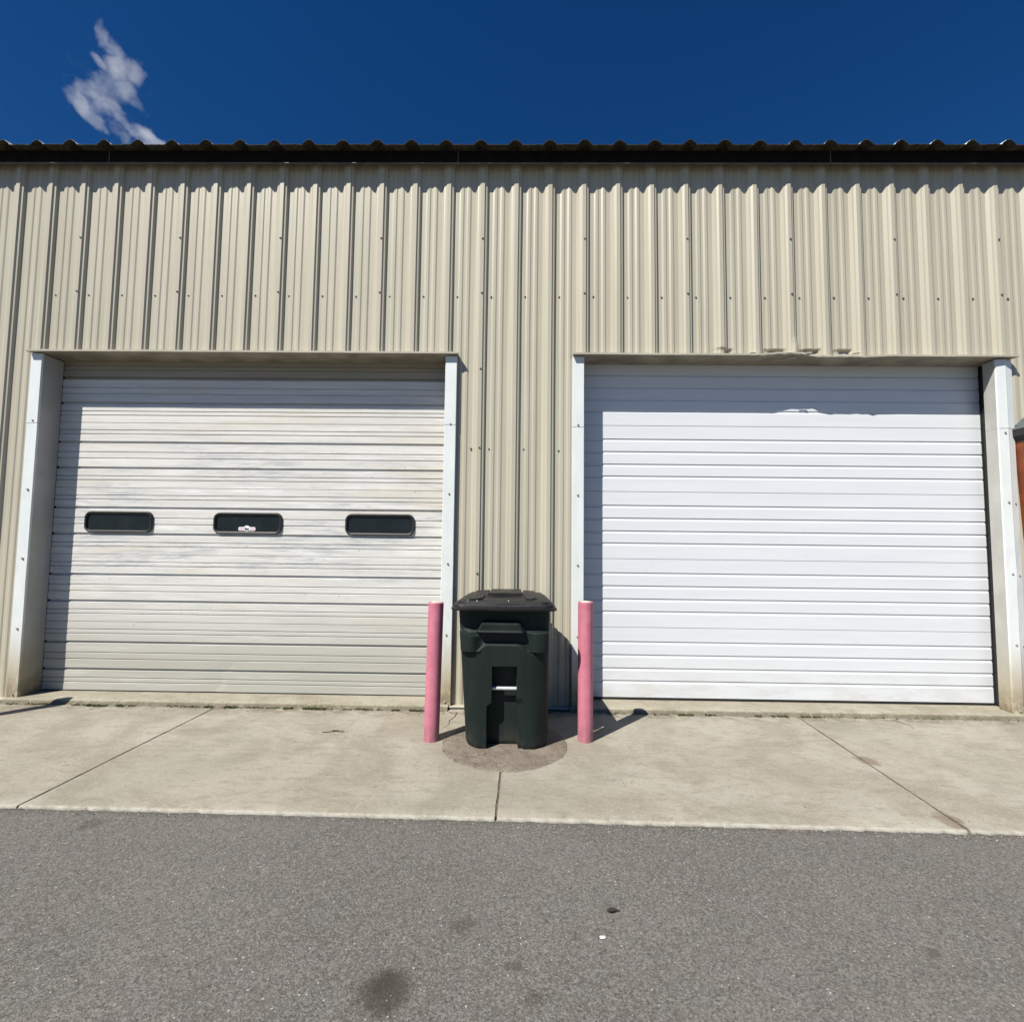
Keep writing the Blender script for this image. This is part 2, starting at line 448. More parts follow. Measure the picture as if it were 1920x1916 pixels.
# ---- roof: ribbed sheet, pale above and dark olive below
YO, ZO, SL = -.1525, 4.886, .2
RPROF = [(0,0),(.045,0),(.055,.004),(.065,0),(.105,0),(.115,.004),(.125,0),(.168,0),(.186,.024),(.196,.028),(.212,.043),(.246,.043),(.262,.028),(.272,.024),(.290,0)]
def roof_cols(x0, x1):
    return [(X0 + n_*PER + px, h, n_) for n_ in range(math.floor((x0-X0)/PER), math.ceil((x1-X0)/PER)) for px, h in RPROF]
def roof_sheet(off, y0, y1, z0, slope, mi, flip, mb):
    cols = roof_cols(XL-.1, XR+.1); ys = [y0, y0+.02, y0+.25, (y0+y1)/2, y1]
    rows = []
    for y in ys:
        row = []
        for x, h, n in cols:
            wob = .004*nz(n*3.3, 1, 7) if y < y0+.3 else 0
            row.append((x + .004*nz(n*5., 3.), y + (.008*nz(n*1.9, 2.) + .006*nz(x*9,4.) if y == y0 else 0), z0 + off + slope*(y-y0) + h + wob))
        rows.append(row)
    mb.grid(rows, mi, flip=flip)
    return rows
roof = MB()
top = roof_sheet(.004, YO, YB/2, ZO, SL, 0, False, roof)
bot = roof_sheet(0, YO, YB/2, ZO, SL, 1, True, roof)
roof.grid([bot[0], top[0]], 1)
zr = ZO + SL*(YB/2 - YO)
roof.box(XL-.1, XR+.1, YB/2-.15, YB/2+.15, zr+.045, zr+.06)
roof.add([(XL-.1,YB/2,zr),(XR+.1,YB/2,zr),(XR+.1,YB+.15,ZO),(XL-.1,YB+.15,ZO)], [(0,3,2,1)])
roof.build('roof', [ROOF_TOP, ROOF_UND], building)

# ---- eave trim (dark face, thin worn lip), in 3.2 m lengths
ev = MB()
joints = [XL, -7.0, -3.75, -.585, 2.72, 5.9, XR]
for a, b in zip(joints, joints[1:]):
    ev.box(a+.002, b-.002, -.06, -.052, 4.792, 4.902)
    ev.box(a+.002, b-.002, -.064, -.050, 4.786, 4.792, 1)
for j in joints[1:-1]:
    ev.box(j-.003, j+.003, -.0615, -.060, 4.793, 4.90, 1)
ev.build('eave_trim', [FASCIA, FLIP], building)

# ---- base flashing between the doors
for a, b in ((DL[1]+.065, DR[0]-.10), (XL, DL[0]-.105), (DR[1]+.165, XR)):
    bt = MB(); bt.box(a, b, -.018, .035, .012, .024); bt.build('base_trim', HEADER, building, bevel=.003)

# ---- screws
def screw_mesh():
    m = MB(); n = 6
    m.lathe([(.0,.0),(.0105,.0),(.0105,.0025),(.0072,.0035)], 10)
    m.lathe([(.0068,.003),(.0068,.0095),(.0,.0105)], 6)
    v = [(x, -z, y) for x, y, z in m.v]        # axis towards -y
    m.v = v; return m
sm = screw_mesh().build('screw', SCREW, building)
sm_w = screw_mesh().build('screw', SCREWW, building)
screw_first = {'wall': True, 'trim': True}
def screw(x, y, z, parent, kind='wall'):
    src = sm if kind == 'wall' else sm_w
    if screw_first[kind]: o = src; screw_first[kind] = False
    else: o = src.copy(); COL.objects.link(o)
    o.parent = parent; o.location = (x, y, z); o.rotation_euler = (0, random.uniform(0, 1), 0)
    s = random.uniform(.85, 1.0); o.scale = (s, s, s)

RIBX = lambda k: -4.0177 + .3048*k - 0.0    # k=0 is the first lapped rib of the upper row
for k in range(0, 28, 3):
    screw(RIBX(k)-.0, .0, 4.1286 + .012*nz(k*3.), building)
    screw(RIBX(k)-.0, .0, 3.6254 + .006*nz(k*5.), building)
for k in range(-1, 28):
    screw(RIBX(k) + .083, PD, 3.605 + .006*nz(k*2.3), building)
for x, y, z in ((-.36,0,2.935),(-.36,0,2.231),(-.36,0,1.138),(-.277,PD,2.225),(.028,PD,2.225),(.335,PD,2.215),(-.435,PD-.006,2.225),(-4.60,PD,2.225)):
    screw(x, y, z, building)

# ---- door trims
def jamb(name_parent, xin, side_, seam, bent=False, reveal=DY-.004, zlist=(), xsc=None):
    """side_: -1 trim lies to the left of the opening edge xin, +1 to the right"""
    m = MB(); w = .10
    for i, (z0, z1, pr) in enumerate(((.018, seam, .0), (seam+.001, DZ-.006, .0022))):
        n = 14; rows = []
        for j in range(n+1):
            z = z0 + (z1-z0)*j/n
            k = .006*nz(z*3.1, xin) * (1 if z < 1.5 else .35)
            if bent:
                pts = [(xin, DY*.55 if reveal < .15 else reveal), (xin, .006), (xin+side_*.006, -.004-pr+k), (xin+side_*.08, -.010-pr+k*1.4), (xin+side_*.088, -.006-pr+k), (xin+side_*.15, .010-pr), (xin+side_*.151, PD)]
                if .75 < z < 1.25: pts[3] = (pts[3][0]-.012*nz(z*14), pts[3][1]+.012*nz(z*11,2), ); 
            else:
                pts = [(xin-side_*.0, reveal), (xin, .085), (xin-side_*.004, .082), (xin-side_*.004, .006), (xin+side_*.002, -.0075-pr+k*.5), (xin+side_*(w-.003), -.0075-pr+k*.5), (xin+side_*w, -.0045-pr), (xin+side_*w, PD)]
            rows.append([(x, y, z) for x, y in pts])
        if bent:
            m.grid([r[:2] for r in rows], 1); m.grid([r[1:] for r in rows], 0)
        else:
            m.grid([r[:4] for r in rows], 1, flip=side_ < 0); m.grid([r[3:] for r in rows], 0, flip=side_ < 0)
    o = m.build('jamb_trim', [TRIM, REVEAL], name_parent)
    for z in zlist:
        screw((xsc if xsc is not None else xin + side_*.052), -.0095, z, o, 'trim')
    return o
JZ = (2.437, 1.823, 1.220, .616, .060)
j1 = jamb(building, DL[0], -1, 2.415, zlist=JZ, xsc=DL[0]-.042)
j2 = jamb(building, DL[1], +1, 2.428, zlist=JZ)
j3 = jamb(building, DR[0], -1, 2.418, zlist=JZ)
j4 = jamb(building, DR[1], +1, 2.437, bent=True, reveal=.12, zlist=(2.40,1.80,1.19,.60,.06), xsc=DR[1]+.052)
for z in (1.79, 1.18, .59): screw(DR[1]+.118, .002, z, j4, 'trim')

def head(x0, x1, dmg=False):
    m = MB(); n = int((x1-x0)/.02); e = .0525
    rows = []
    for i in range(n+1):
        x = x0 + (x1-x0)*i/n
        f0 = -e; dz = .0025*nz(x*1.3, 4.); dy = .002*nz(x*2.1, 9.)
        if dmg:
            up = sstep(2.02,2.28,x)*(1-sstep(2.42,2.52,x)); dn = sstep(2.45,2.6,x)*(1-sstep(2.95,3.25,x))
            dz += .018*up - .010*dn + (.010*nz(x*15, 1.)*sstep(1.9,2.1,x)*(1-sstep(2.9,3.05,x)))
            dy += .010*up + (.012*nz(x*13, 5.)*sstep(1.9,2.1,x)*(1-sstep(2.9,3.05,x)))
        kx = 1.0
        inset = .035 if (i == 0) else (-.035 if i == n else 0)
        rows.append([(x+inset, DY+.004, DZ+.006), (x+inset*.3, .0, DZ+.002+dz*.8), (x, f0+.004+dy, DZ+dz), (x, f0+dy, DZ+.002+dz), (x, f0+dy-.001, DZ+.017+dz),
                     (x, f0+.003+dy, DZ+.018+dz), (x+inset, PD, DZ+.028+dz*.6), (x+inset, PD+.004, DZ+.05)])
    m.grid([r[:3] for r in rows], 1); m.grid([r[2:] for r in rows], 0)
    # fixing screws just above the lip
    x = x0 + .17
    k = 0
    while x < x1 - .06:
        y = PD - .004
        sx = x + .012*nz(k*3.7)
        m.tube((sx, y, DZ+.047), (sx, y-.009, DZ+.047), .007, .0055, 6)
        x += .1524; k += 1
    if dmg:   # torn curled flaps of the bent lip
        for fx, w, a in ((2.29,.07,.5),(2.34,.04,-.7),(2.46,.05,.3),(2.86,.06,.9),(1.98,.05,.2)):
            rows = []
            for q in range(6):
                t = q/5
                rows.append([(fx + w*s_ + .012*a*t, -.050 - .008*math.sin(t*2.6), DZ + .014 + .016*t + .008*a*s_) for s_ in (0,.3,.6,1)])
            m.grid(rows)
    o = m.build('head_trim', [HEADER, SOFFIT], building)
    return o
h1 = head(-4.392, -.548)
h2 = head(.448, 4.285, True)
tag(h2, 'bent and torn tan trim above the clean white door')

# ------------------------------------------------------------------ garage doors
def groove_profile(z0, secs, H, pattern):
    """polyline of (z, depth) from bottom to top; depth grows inwards"""
    pts = []
    return pts

def door_mesh(x0, x1, prof, bend=None):
    m = MB(); n = 60; rows = []
    for z, d in prof:
        row = []
        for i in range(n+1):
            x = x0 + (x1-x0)*i/n
            yy = DY + d + .0015*nz(x*.9, z*1.1, 2.)
            if bend: yy += bend(x, z)
            row.append((x, yy, z))
        rows.append(row)
    m.grid(rows)
    return m

def vgroove(pts, zc, h, d, up=.45):
    """dark under-edge at the top, sloping lit lip at the bottom"""
    pts += [(zc - h*.5, 0.0), (zc - h*.5 + h*up, d), (zc + h*.5 - .0015, d), (zc + h*.5, 0.0)]

# old left door
joint_z = [.044, .652, 1.258, 1.868, 2.474, 3.08]
prof = [(.044, .012), (.046, 0.0)]
for a, b in zip(joint_z, joint_z[1:]):
    L = b - a
    for r, kind in ((.115,'t'),(.178,'t'),(.303,'T'),(.45,'t'),(.545,'t'),(.697,'T'),(.822,'t'),(.885,'t'),(1.0,'j')):
        z = a + r*L
        if kind == 't': vgroove(prof, z, .012, .0065, .38)
        elif kind == 'T': vgroove(prof, z, .024, .018, .25)
        else: vgroove(prof, z, .006, .006, .4)
prof.append((3.13, 0.0))
def dent(x, z):
    d = 0.0
    # crease in the two lowest slats
    cx = -2.66 + (z-.05)*.35
    if z < .30: d += .006*math.exp(-((x-cx)/.16)**2)*(1 if x < cx else .35)*(1-sstep(.2,.3,z))
    d += .004*nz(x*1.4, z*3, 5)*(1-sstep(.3,1.,z))
    return d
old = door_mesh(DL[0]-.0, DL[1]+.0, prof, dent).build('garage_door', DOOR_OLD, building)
tag(old, 'weathered off-white ribbed roll-up door with three small black windows')

new_prof = [(.056, .012), (.058, 0.0)]
jz = [.058, .666, 1.273, 1.880, 2.486, 3.09]
for a, b in zip(jz, jz[1:]):
    L = b - a
    for r in (.24, .42, .61, .80):
        z = a + r*L
        new_prof += [(z - .026, 0.0), (z - .017, .0058), (z - .0015, .0062), (z + .0012, 0.0)]
    new_prof += [(b - .003, 0.0), (b - .001, .006), (b + .001, .006), (b + .003, 0.0)]
new = door_mesh(DR[0]-.0, 4.163, new_prof).build('garage_door', DOOR_NEW, building)
tag(new, 'clean bright white sectional door without windows')
s = MB(); s.box(DR[0], 4.163, DY-.004, DY+.03, .040, .0545); s.build('bottom_seal', RUBBER, new, bevel=.003)
s = MB(); s.box(4.165, 4.215, .207, .24, .040, DZ+.02); s.box(4.1705, 4.21, .150, .206, .040, DZ-.0); s.build('side_seal', RUBBER, new)
s = MB(); s.box(DL[0], DL[1], DY-.002, DY+.03, .036, .043); s.build('bottom_seal', RUBBER, old)

# windows of the old door
def rrect(cx, cz, w, h, r, y, n=8):
    pts = []
    for (sx, sz, a0) in ((1,1,0),(-1,1,90),(-1,-1,180),(1,-1,270)):
        for i in range(n+1):
            a = R(a0 + 90*i/n)
            pts.append((cx + sx*(w/2-r) + r*math.cos(a), y, cz + sz*(h/2-r) + r*math.sin(a)))
    return pts
def window(cx, cz, first=None):
    w, h = .635, .196
    fr = MB()
    rings = [rrect(cx, cz, w, h, .062, DY-.001), rrect(cx, cz, w-.004, h-.004, .06, DY-.013), rrect(cx, cz, w-.02, h-.02, .052, DY-.021),
             rrect(cx, cz, w-.042, h-.042, .043, DY-.017), rrect(cx, cz, w-.050, h-.050, .04, DY-.0035), rrect(cx, cz, w-.052, h-.052, .04, DY+.012)]
    fr.grid(rings, 0, closed=True, flip=True)
    fr.build('window_frame', FRAME, old, smooth=50)
    p = MB(); ring = rrect(cx, cz, w-.050, h-.050, .04, DY-.003)
    ring2 = rrect(cx, cz, w-.050, h-.050, .04, DY+.003)
    k = len(ring); p.add(ring, [tuple(range(k))[::-1]])
    p.build('window_pane', GLASS, old)
for cx in (-3.666, -2.476, -1.268): window(cx, 1.5535)

# sticker on the middle pane: winged badge
def m_flat(n, c): return simple(n, c, .5, var=.05, sc=60)
SW, SP, SD = m_flat('sticker_white', (.78,.76,.77)), m_flat('sticker_pink', (.62,.30,.38)), m_flat('sticker_black', (.02,.02,.022))
st = MB(); sc_, sz_ = -2.483, 1.507
def plate(pts, y, t, mi):
    k = len(pts); A = [(x, y, z) for x, z in pts]; B = [(x, y-t, z) for x, z in pts]
    st.add(A + B, [tuple(range(k, 2*k))[::-1]] + [(i, (i+1) % k, k+(i+1) % k, k+i) for i in range(k)], mi)
y0 = DY - .0045
def rbar(cx, cz, w, h, r):
    return [(x, z) for x, _, z in rrect(cx, cz, w, h, r, 0, 4)][::-1]
plate(rbar(sc_, sz_-.004, .156, .034, .012), y0, .0012, 0)
plate([(sc_+.03*math.cos(R(a)), sz_-.0+.027*math.sin(R(a))) for a in range(0,360,12)][::-1], y0-.0002, .0013, 0)
for q in (-1, 1):
    plate(rbar(sc_+q*.049, sz_-.004, .042, .017, .005), y0-.0016, .0005, 1)
    plate(rbar(sc_+q*.049, sz_-.004, .034, .006, .002), y0-.0023, .0004, 0)
plate([(sc_+x, sz_+z) for x, z in ((-.018,-.012),(-.019,.004),(-.010,.009),(-.004,.0),(.006,-.001),(.018,.003),(.017,-.012))][::-1], y0-.0017, .0005, 2)
plate(rbar(sc_, sz_-.018, .034, .004, .001), y0-.0017, .0005, 2)
st.build('sticker', [SW, SP, SD], old)

# ------------------------------------------------------------------ ground
g = MB()
def edge_y(x): return -1.7262 - .0128*x
g.add([(-300,-300,-.014),(300,-300,-.014),(300,-1.55,-.014),(-300,-1.55,-.014)], [(0,1,2,3)])
tag(g.build('asphalt', ASPH), kind='structure', label='worn grey asphalt yard in front of the apron')
gg = MB(); gg.box(-300, 300, -1.5, 300, -.2, -.06)
tag(gg.build('ground', simple('bare_earth', (.12,.10,.075), .95, var=.3)), kind='structure')

ap = MB()
JG = .006
def slab(xa, xb, ja, jb):
    """xa/xb: (x at y=0, x at y=-1.73) of the joints"""
    n = max(8, int((xb[0]-xa[0])/.022)); rows = []
    ys = [.30, -.02] + [-.06 - .06*k_ for k_ in range(27)]
    for i in range(n+1):
        t = i/n; col = []
        def X(y): 
            s_ = min(1, max(0, -y/1.73)); a = xa[0]+(xa[1]-xa[0])*s_; b = xb[0]+(xb[1]-xb[0])*s_
            if i == 0: a += JG + (.012 if xa[0] > 2 else .003)*abs(nz(y*6, xa[0])) + .003*nz(y*25, xa[0])
            if i == n: b -= JG + (.010 if 2 < xb[0] < 3 else .003)*abs(nz(y*6, xb[0]+3)) + .003*nz(y*21, 3)
            return a + (b-a)*t
        for y in ys: col.append((X(y), y, .0015*nz(X(y)*.7, y)))
        x = X(-1.73); ye = edge_y(x) + .010*nz(x*7, 1) + .010*nz(x*19, 2) + .008*nz(x*61, 3)
        ch = .006 + .012*max(0, nz(x*13, 5)) + .014*max(0, nz(x*37, 6))
        col += [(x, ye+ch, .0), (x, ye+.3*ch, -.004), (x, ye, -.013), (x, ye, -.07)]
        rows.append(col)
    ap.grid(rows, 0)
    for e, fl in ((rows[0], True), (rows[-1], False)):
        ap.grid([e[:-1], [(x, y, -.07) for x, y, z in e[:-1]]], 0, flip=fl)
slab((-12,-12),(-2.525,-2.600),0,0)
slab((-2.525,-2.600),(-.085,-.106),0,0)
slab((-.085,-.106),(2.312,2.245),0,0)
slab((2.312,2.245),(12,12),0,0)
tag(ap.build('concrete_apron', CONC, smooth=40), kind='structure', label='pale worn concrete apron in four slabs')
jf = MB()
for a, b, zj in ((-2.525,-2.600,-.012),(-.085,-.106,-.005),(2.312,2.245,-.004)):
    jf.add([(a-.03,.29,zj),(b-.03,-1.70,zj),(b+.03,-1.70,zj),(a+.03,.29,zj)], [(0,1,2,3)])
tag(jf.build('joint_dirt', simple('joint_dirt_soil', (.11,.085,.06), .95, var=.4, sc=30, bump=.5)), kind='structure')

th = MB()
def threshold(x0, x1, seed):
    n = int((x1-x0)/.014); rows = []
    for i in range(n+1):
        x = x0 + (x1-x0)*i/n
        j = .014*nz(x*3, seed) + .014*nz(x*15, seed+1) + .009*nz(x*40, seed+2)
        j2 = .020*max(0, nz(x*9, seed+3)) + .011*nz(x*34, seed+4)
        rows.append([(x, .26, .036), (x, .05, .036), (x, -.028 + j2, .036 + .002*nz(x*30, seed)), (x, -.046 + j2*.6 + j*.4, .028 + .004*nz(x*33, seed+6)),
                     (x, -.056 + j, .014 + .004*nz(x*28, seed+8)), (x, -.068 + j + .008*nz(x*21, seed+7), .001), (x, -.06, -.03)])
    th.grid(rows, 0)
    for e, fl in ((rows[0], True), (rows[-1], False)):
        th.grid([e, [(x, y, -.03) for x, y, z in e]], 0, flip=fl)
threshold(-4.375, -.585, 1); threshold(.435, 4.20, 20)
tag(th.build('threshold_slab', THRESH, smooth=40), kind='structure', label='low crumbling concrete sill below both doors')

# crack running from the left bollard towards the wall, and small surface cracks
ck = MB()
for pts in ([(-.50,-.10),(-.505,-.20),(-.535,-.29),(-.53,-.38),(-.565,-.47)], [(-.535,-.29),(-.60,-.31),(-.66,-.30)], [(-4.0,-.28),(-3.7,-.24),(-3.55,-.25),(-3.45,-.21)], [(3.05,-.10),(3.1,-.22),(3.07,-.33)]):
    P = []
    for (xa, ya), (xb, yb) in zip(pts, pts[1:]):
        for q_ in range(6):
            t_ = q_/6; P.append((xa+(xb-xa)*t_ + .006*nz(xa*50+t_*9, 1), ya+(yb-ya)*t_ + .006*nz(ya*50+t_*9, 2)))
    rows = []
    for i_, (x_, y_) in enumerate(P):
        w_ = .0035*(1-.7*i_/len(P))*(1+.5*nz(i_*.9, 4))
        rows.append([(x_-w_, y_, .0022), (x_+w_, y_+w_*.5, .0022)])
    ck.grid(rows)
tag(ck.build('concrete_crack', simple('crack_shadow_dirt', (.05,.04,.03), .95)), kind='structure')

# round rough patch under the bin
pm = MB(); c0 = (-.088, -.735); Rr = .455; n = 220; rows = []
for k, (f, z) in enumerate(((1.0, .0005),(.985, .0045),(.9,.006),(.6,.007),(.25,.007))):
    row = []
    for i in range(n):
        a = 2*math.pi*i/n; rr = Rr*f*(1 + .030*nz(math.cos(a)*3, math.sin(a)*3, 1) + .022*nz(math.cos(a)*12, math.sin(a)*12)+ .012*nz(math.cos(a)*30, math.sin(a)*30))
        row.append((c0[0]+rr*math.cos(a)*.96, c0[1]+rr*math.sin(a), z + .003*nz(rr*9*math.cos(a), rr*9*math.sin(a))*(k > 1)))
    rows.append(row)
pm.grid(rows, 0, closed=True); L0 = len(pm.v); pm.add(rows[-1], [tuple(range(n))])
tag(pm.build('mortar_patch', PATCH, smooth=True), kind='structure', label='round brown mortar patch under the wheeled bin')

# ------------------------------------------------------------------ moss along the sills
MOSS = simple('moss_green', (.075,.085,.022), .95, var=.5, sc=60)
mo = MB()
def moss(x0, x1, dens, yb=-.074):
    for _ in range(int((x1-x0)*dens)):
        x = random.uniform(x0, x1); y = yb + random.gauss(0, .009); z = .0 + abs(random.gauss(0, .005))
        if nz(x*9, 2.) < -.12: continue
        for _ in range(5):
            a = random.uniform(0, 6.28); l = random.uniform(.003, .009); w = l*.5
            tip = (x+math.cos(a)*l*1.1, y+math.sin(a)*l*1.1, z+random.uniform(.003,.010))
            b1 = (x-math.sin(a)*w, y+math.cos(a)*w, z); b2 = (x+math.sin(a)*w, y-math.cos(a)*w, z)
            mo.add([b1, b2, tip], [(0,1,2)])
moss(-4.3,-3.95,260); moss(-3.75,-3.2,220); moss(-2.95,-.7,220); moss(-2.62,-2.35,900, -.080); moss(-1.95,-1.6,900, -.080); moss(-1.1,-.8,560, -.080); moss(-3.6,-3.3,500, -.09)
moss(.75,1.65,170); moss(1.25,1.6,800); moss(1.95,2.5,420); moss(2.5,4.1,50)
tag(mo.build('moss', MOSS), 'green and brown moss growing along the concrete sill', 'moss', kind='stuff')

# ------------------------------------------------------------------ bollards
def bollard(x, y, h, lean, label):
    r = .0545
    t = empty('bollard', (x, y, 0))
    t.rotation_euler = (0, R(lean), 0)
    m = MB(); m.lathe([(r*1.0,-.03),(r,.02),(r,h*.5),(r,h-.004),(r-.004,h),(r-.007,h-.001),(r-.007,h-.006)], 40)
    m.build('post', PINK, t, smooth=True)
    c = MB(); c.lathe([(r-.008,h-.006),(r*.6,h+.003),(r*.25,h+.006),(0.001,h+.007)], 32); c.build('cap', CAPC, t, smooth=True)
    tag(t, label, 'bollard', 'pink bollards guarding the doors')
    return t
b1 = bollard(-.61, -.698, .968, .85, 'pink pipe bollard to the left of the wheeled bin, leaning slightly')
b2 = bollard(.486, -.656, .981, 0, 'pink pipe bollard standing right of the wheeled bin, in its shadow')
b3 = bollard(-4.367, -.604, .975, 0, 'pink pipe bollard at the far left end, outside the weathered door')

# ------------------------------------------------------------------ wheeled bin
BX = -.100
bin_ = empty('wheeled_bin', (BX, -.5, 0))
tag(bin_, 'dark green wheeled bin with black lid between two pink bollards', 'trash bin')
def bin_field(x, z):
    """outward displacement of the front (x relative to the bin's middle)"""
    d = 0.0
    # set-back strip below the lid
    d += -.018*sstep(.785, .81, z)
    # shoulders at both corners
    for sgn, xi in ((-1, .17), (1, .165)):
        a = sgn*x
        ztop = .800 - (.03*sstep(.30,.20,a) if sgn < 0 else 0)
        inner = sstep(xi-.02 + .22*max(0,.75-z)*0, xi+.055, a + (.10 if z < .72 else 0)*0)
        d += .036*inner*sstep(.655, .661, z)*(1 - sstep(ztop-.008, ztop+.002, z))
    # body of the front between the shoulders, below the grip recess
    low = 1 - sstep(.700, .722, z + .06*sstep(.10,.20,abs(x+.015)))
    d += .016*low*(1 - sstep(.17, .26, abs(x)))
    d += -.010*sstep(.70,.73,z)*(1-sstep(.78,.80,z))*(1-sstep(.12,.2,abs(x+.01)))
    # grip bar
    gx = .5*(sstep(-.195+.5*max(0,z-.79), -.178+.5*max(0,z-.79), x)) * 2
    gx *= 1 - sstep(.125-.5*max(0,z-.79), .160-.5*max(0,z-.79), x)
    d += .060*gx*sstep(.786, .796, z)*(1 - sstep(.846, .872, z))
    return d
def channel(x, z):
    fl = sstep(.325, .285, z)
    x += .026*(1-z/.945); xl = -.073 - .034*fl; xr = .091 + .012*fl
    k = sstep(xl-.004, xl+.006, x)*(1 - sstep(xr-.006, xr+.004, x))
    k *= 1 - sstep(.548, .562, z)
    return k
body = MB()
NZ = 230; HT = .945
rows = []
for j in range(NZ+1):
    z = HT*j/NZ
    t = z/HT
    hw = .284 + .034*t - .012*max(0, (.05-z)/.05)**2; cxs = .026*(1-t)
    yf = -.845 - .040*t + .012*max(0, (.04-z)/.04)**2; yr = -.235 + .055*t
    rf = .105 - .02*t; rb = .06
    pts = []
    NF = 150
    for i in range(NF+1):                       # front, left to right
        x = -hw+rf + (2*hw-2*rf)*i/NF; pts.append((x, yf, 0, -1))
    for i in range(1, 17):                      # right front corner
        a = R(-90 + 90*i/16); pts.append((hw-rf+rf*math.cos(a), yf+rf+rf*math.sin(a), math.cos(a), math.sin(a)))
    for i in range(1, 12): pts.append((hw, yf+rf + (yr-rb-yf-rf)*i/12, 1, 0))
    for i in range(0, 9):
        a = R(90*i/8); pts.append((hw-rb+rb*math.cos(a), yr-rb+rb*math.sin(a), math.cos(a), math.sin(a)))
    for i in range(1, 12): pts.append((hw-rb - (2*hw-2*rb)*i/12, yr, 0, 1))
    for i in range(0, 9):
        a = R(90+90*i/8); pts.append((-hw+rb+rb*math.cos(a), yr-rb+rb*math.sin(a), math.cos(a), math.sin(a)))
    for i in range(1, 12): pts.append((-hw, yr-rb + (yf+rf-yr+rb)*i/12, -1, 0))
    for i in range(0, 16):
        a = R(180 + 90*i/16); pts.append((-hw+rf+rf*math.cos(a), yf+rf+rf*math.sin(a), math.cos(a), math.sin(a)))
    row = []
    for x, y, nx, ny in pts:
        wgt = sstep(.25, .95, -ny) if ny < 0 else 0
        d = bin_field(x, z)*wgt
        if False: d = max(d, .03*sstep(.652,.662,z)*(1-sstep(.785,.80,z))*(1 if y < -.62 else sstep(-.5,-.62,y)))
        ch = channel(x, z) if ny < -.9 else 0
        d = d*(1-ch) - .072*ch
        if ny < -.9 and ch < .5 and z < .36: d -= .014*sstep(.36,.30,z)*(1-sstep(.132,.138,x+cxs))*sstep(.09,.10,x+cxs)
        row.append((x + nx*d + cxs, y + .5 + ny*d, z))
    rows.append(row)
body.grid(rows, 0, closed=True)
body.add(rows[0], [tuple(range(len(rows[0])))[::-1]])
body.build('body', BINM, bin_, smooth=38)
bar = MB(); bar.tube((-.082, -.862+.5+.024, .405), (.095, -.862+.5+.024, .405), .0115, n=18)
bar.build('catch_bar', GALV, bin_, smooth=True)

# lid
def lid_ring(inset, z, dome=0.0, front=0.0):
    hwF, hwR = .362 - inset, .325 - inset
    yF, yR = -.955 + .5 + inset + front, -.150 + .5 - inset
    rF, rR = max(.02, .085 - inset*.5), max(.02, .09 - inset*.5)
    pts = []
    def cor(cx, cy, r, a0, n=9):
        for i in range(n+1):
            a = R(a0 + 90*i/n); pts.append((cx+r*math.cos(a), cy+r*math.sin(a)))
    for i in range(0, 24): pts.append((-hwF+rF + (2*hwF-2*rF)*i/24, yF))
    cor(hwF-rF, yF+rF, rF, -90)
    for i in range(1, 10): 
        t = i/10; pts.append((hwF + (hwR-hwF)*t, yF+rF + (yR-rR-yF-rF)*t))
    cor(hwR-rR, yR-rR, rR, 0)
    for i in range(1, 12): pts.append((hwR-rR - (2*hwR-2*rR)*i/12, yR))
    cor(-hwR+rR, yR-rR, rR, 90)
    for i in range(1, 10):
        t = i/10; pts.append((-hwR + (hwF-hwR)*-t*-1*-1*-1 if False else -hwR - (hwF-hwR)*t, yR-rR - (yR-rR-yF-rF)*t))
    cor(-hwF+rF, yF+rF, rF, 180)
    out = []
    for x, y in pts:
        t = (y - yF)/(yR - yF)
        zz = z + dome*(math.sin(math.pi*min(1, max(0, .12+.75*t)))) + .003*(t) 
        zz -= .0018*math.sin(x*16+1) if inset < .02 else 0
        out.append((x, y, zz))
    return out
lid = MB()
rr = [lid_ring(.030,.942), lid_ring(.003,.942), lid_ring(0,.946), lid_ring(0,.956), lid_ring(.006,.960), lid_ring(.012,.9605), lid_ring(.014,.978), lid_ring(.019,.984),
      lid_ring(.034,.986,.001), lid_ring(.038,.982,.002), lid_ring(.040,.982,.003), lid_ring(.042,.993,.005), lid_ring(.048,.997,.008), lid_ring(.10,.998,.018), lid_ring(.17,.998,.024), lid_ring(.25,.998,.027), lid_ring(.29,.998,.028)]
lid.grid(rr, 0, closed=True)
lid.add(rr[-1], [tuple(range(len(rr[-1])))]); lid.add(rr[0], [tuple(range(len(rr[0])))[::-1]])
lid.build('lid', LIDM, bin_, smooth=40)
# raised plates on the lid
def lid_plate(poly, t=.010):
    m = MB(); k = len(poly)
    def zt(x, y):
        tt = (y + .455)/(.805); return .998 + .027*math.sin(math.pi*min(1, max(0, .12+.75*tt))) + .003*tt - .012*max(0, abs(x)-.12)/.2
    m.add([(x, y, zt(x, y)+t) for x, y in poly] + [(x, y, zt(x, y)-.02) for x, y in poly],
          [tuple(range(k))] + [(i, k+i, k+(i+1) % k, (i+1) % k) for i in range(k)])
    return m.build('lid_plate', LIDM, bin_, bevel=.003)
lid_plate([(-.24,-.36),(-.17,-.36),(-.165,-.345),(-.15,-.345),(-.135,.24),(-.24,.24)], .006)
lid_plate([(.15,-.35),(.20,-.35),(.20,-.30),(.225,-.30),(.225,.24),(.135,.24)], .006)
lid_plate([(-.125,-.16),(.125,-.16),(.115,.26),(-.115,.26)], .012)
for x, y in ((-.25,-.375),(.03,-.385),(-.185,-.39)):
    sp = MB(); sp.tube((x, y, .997), (x, y, 1.004), .007, .003, 8); sp.build('rivet', GALV, bin_, smooth=True)
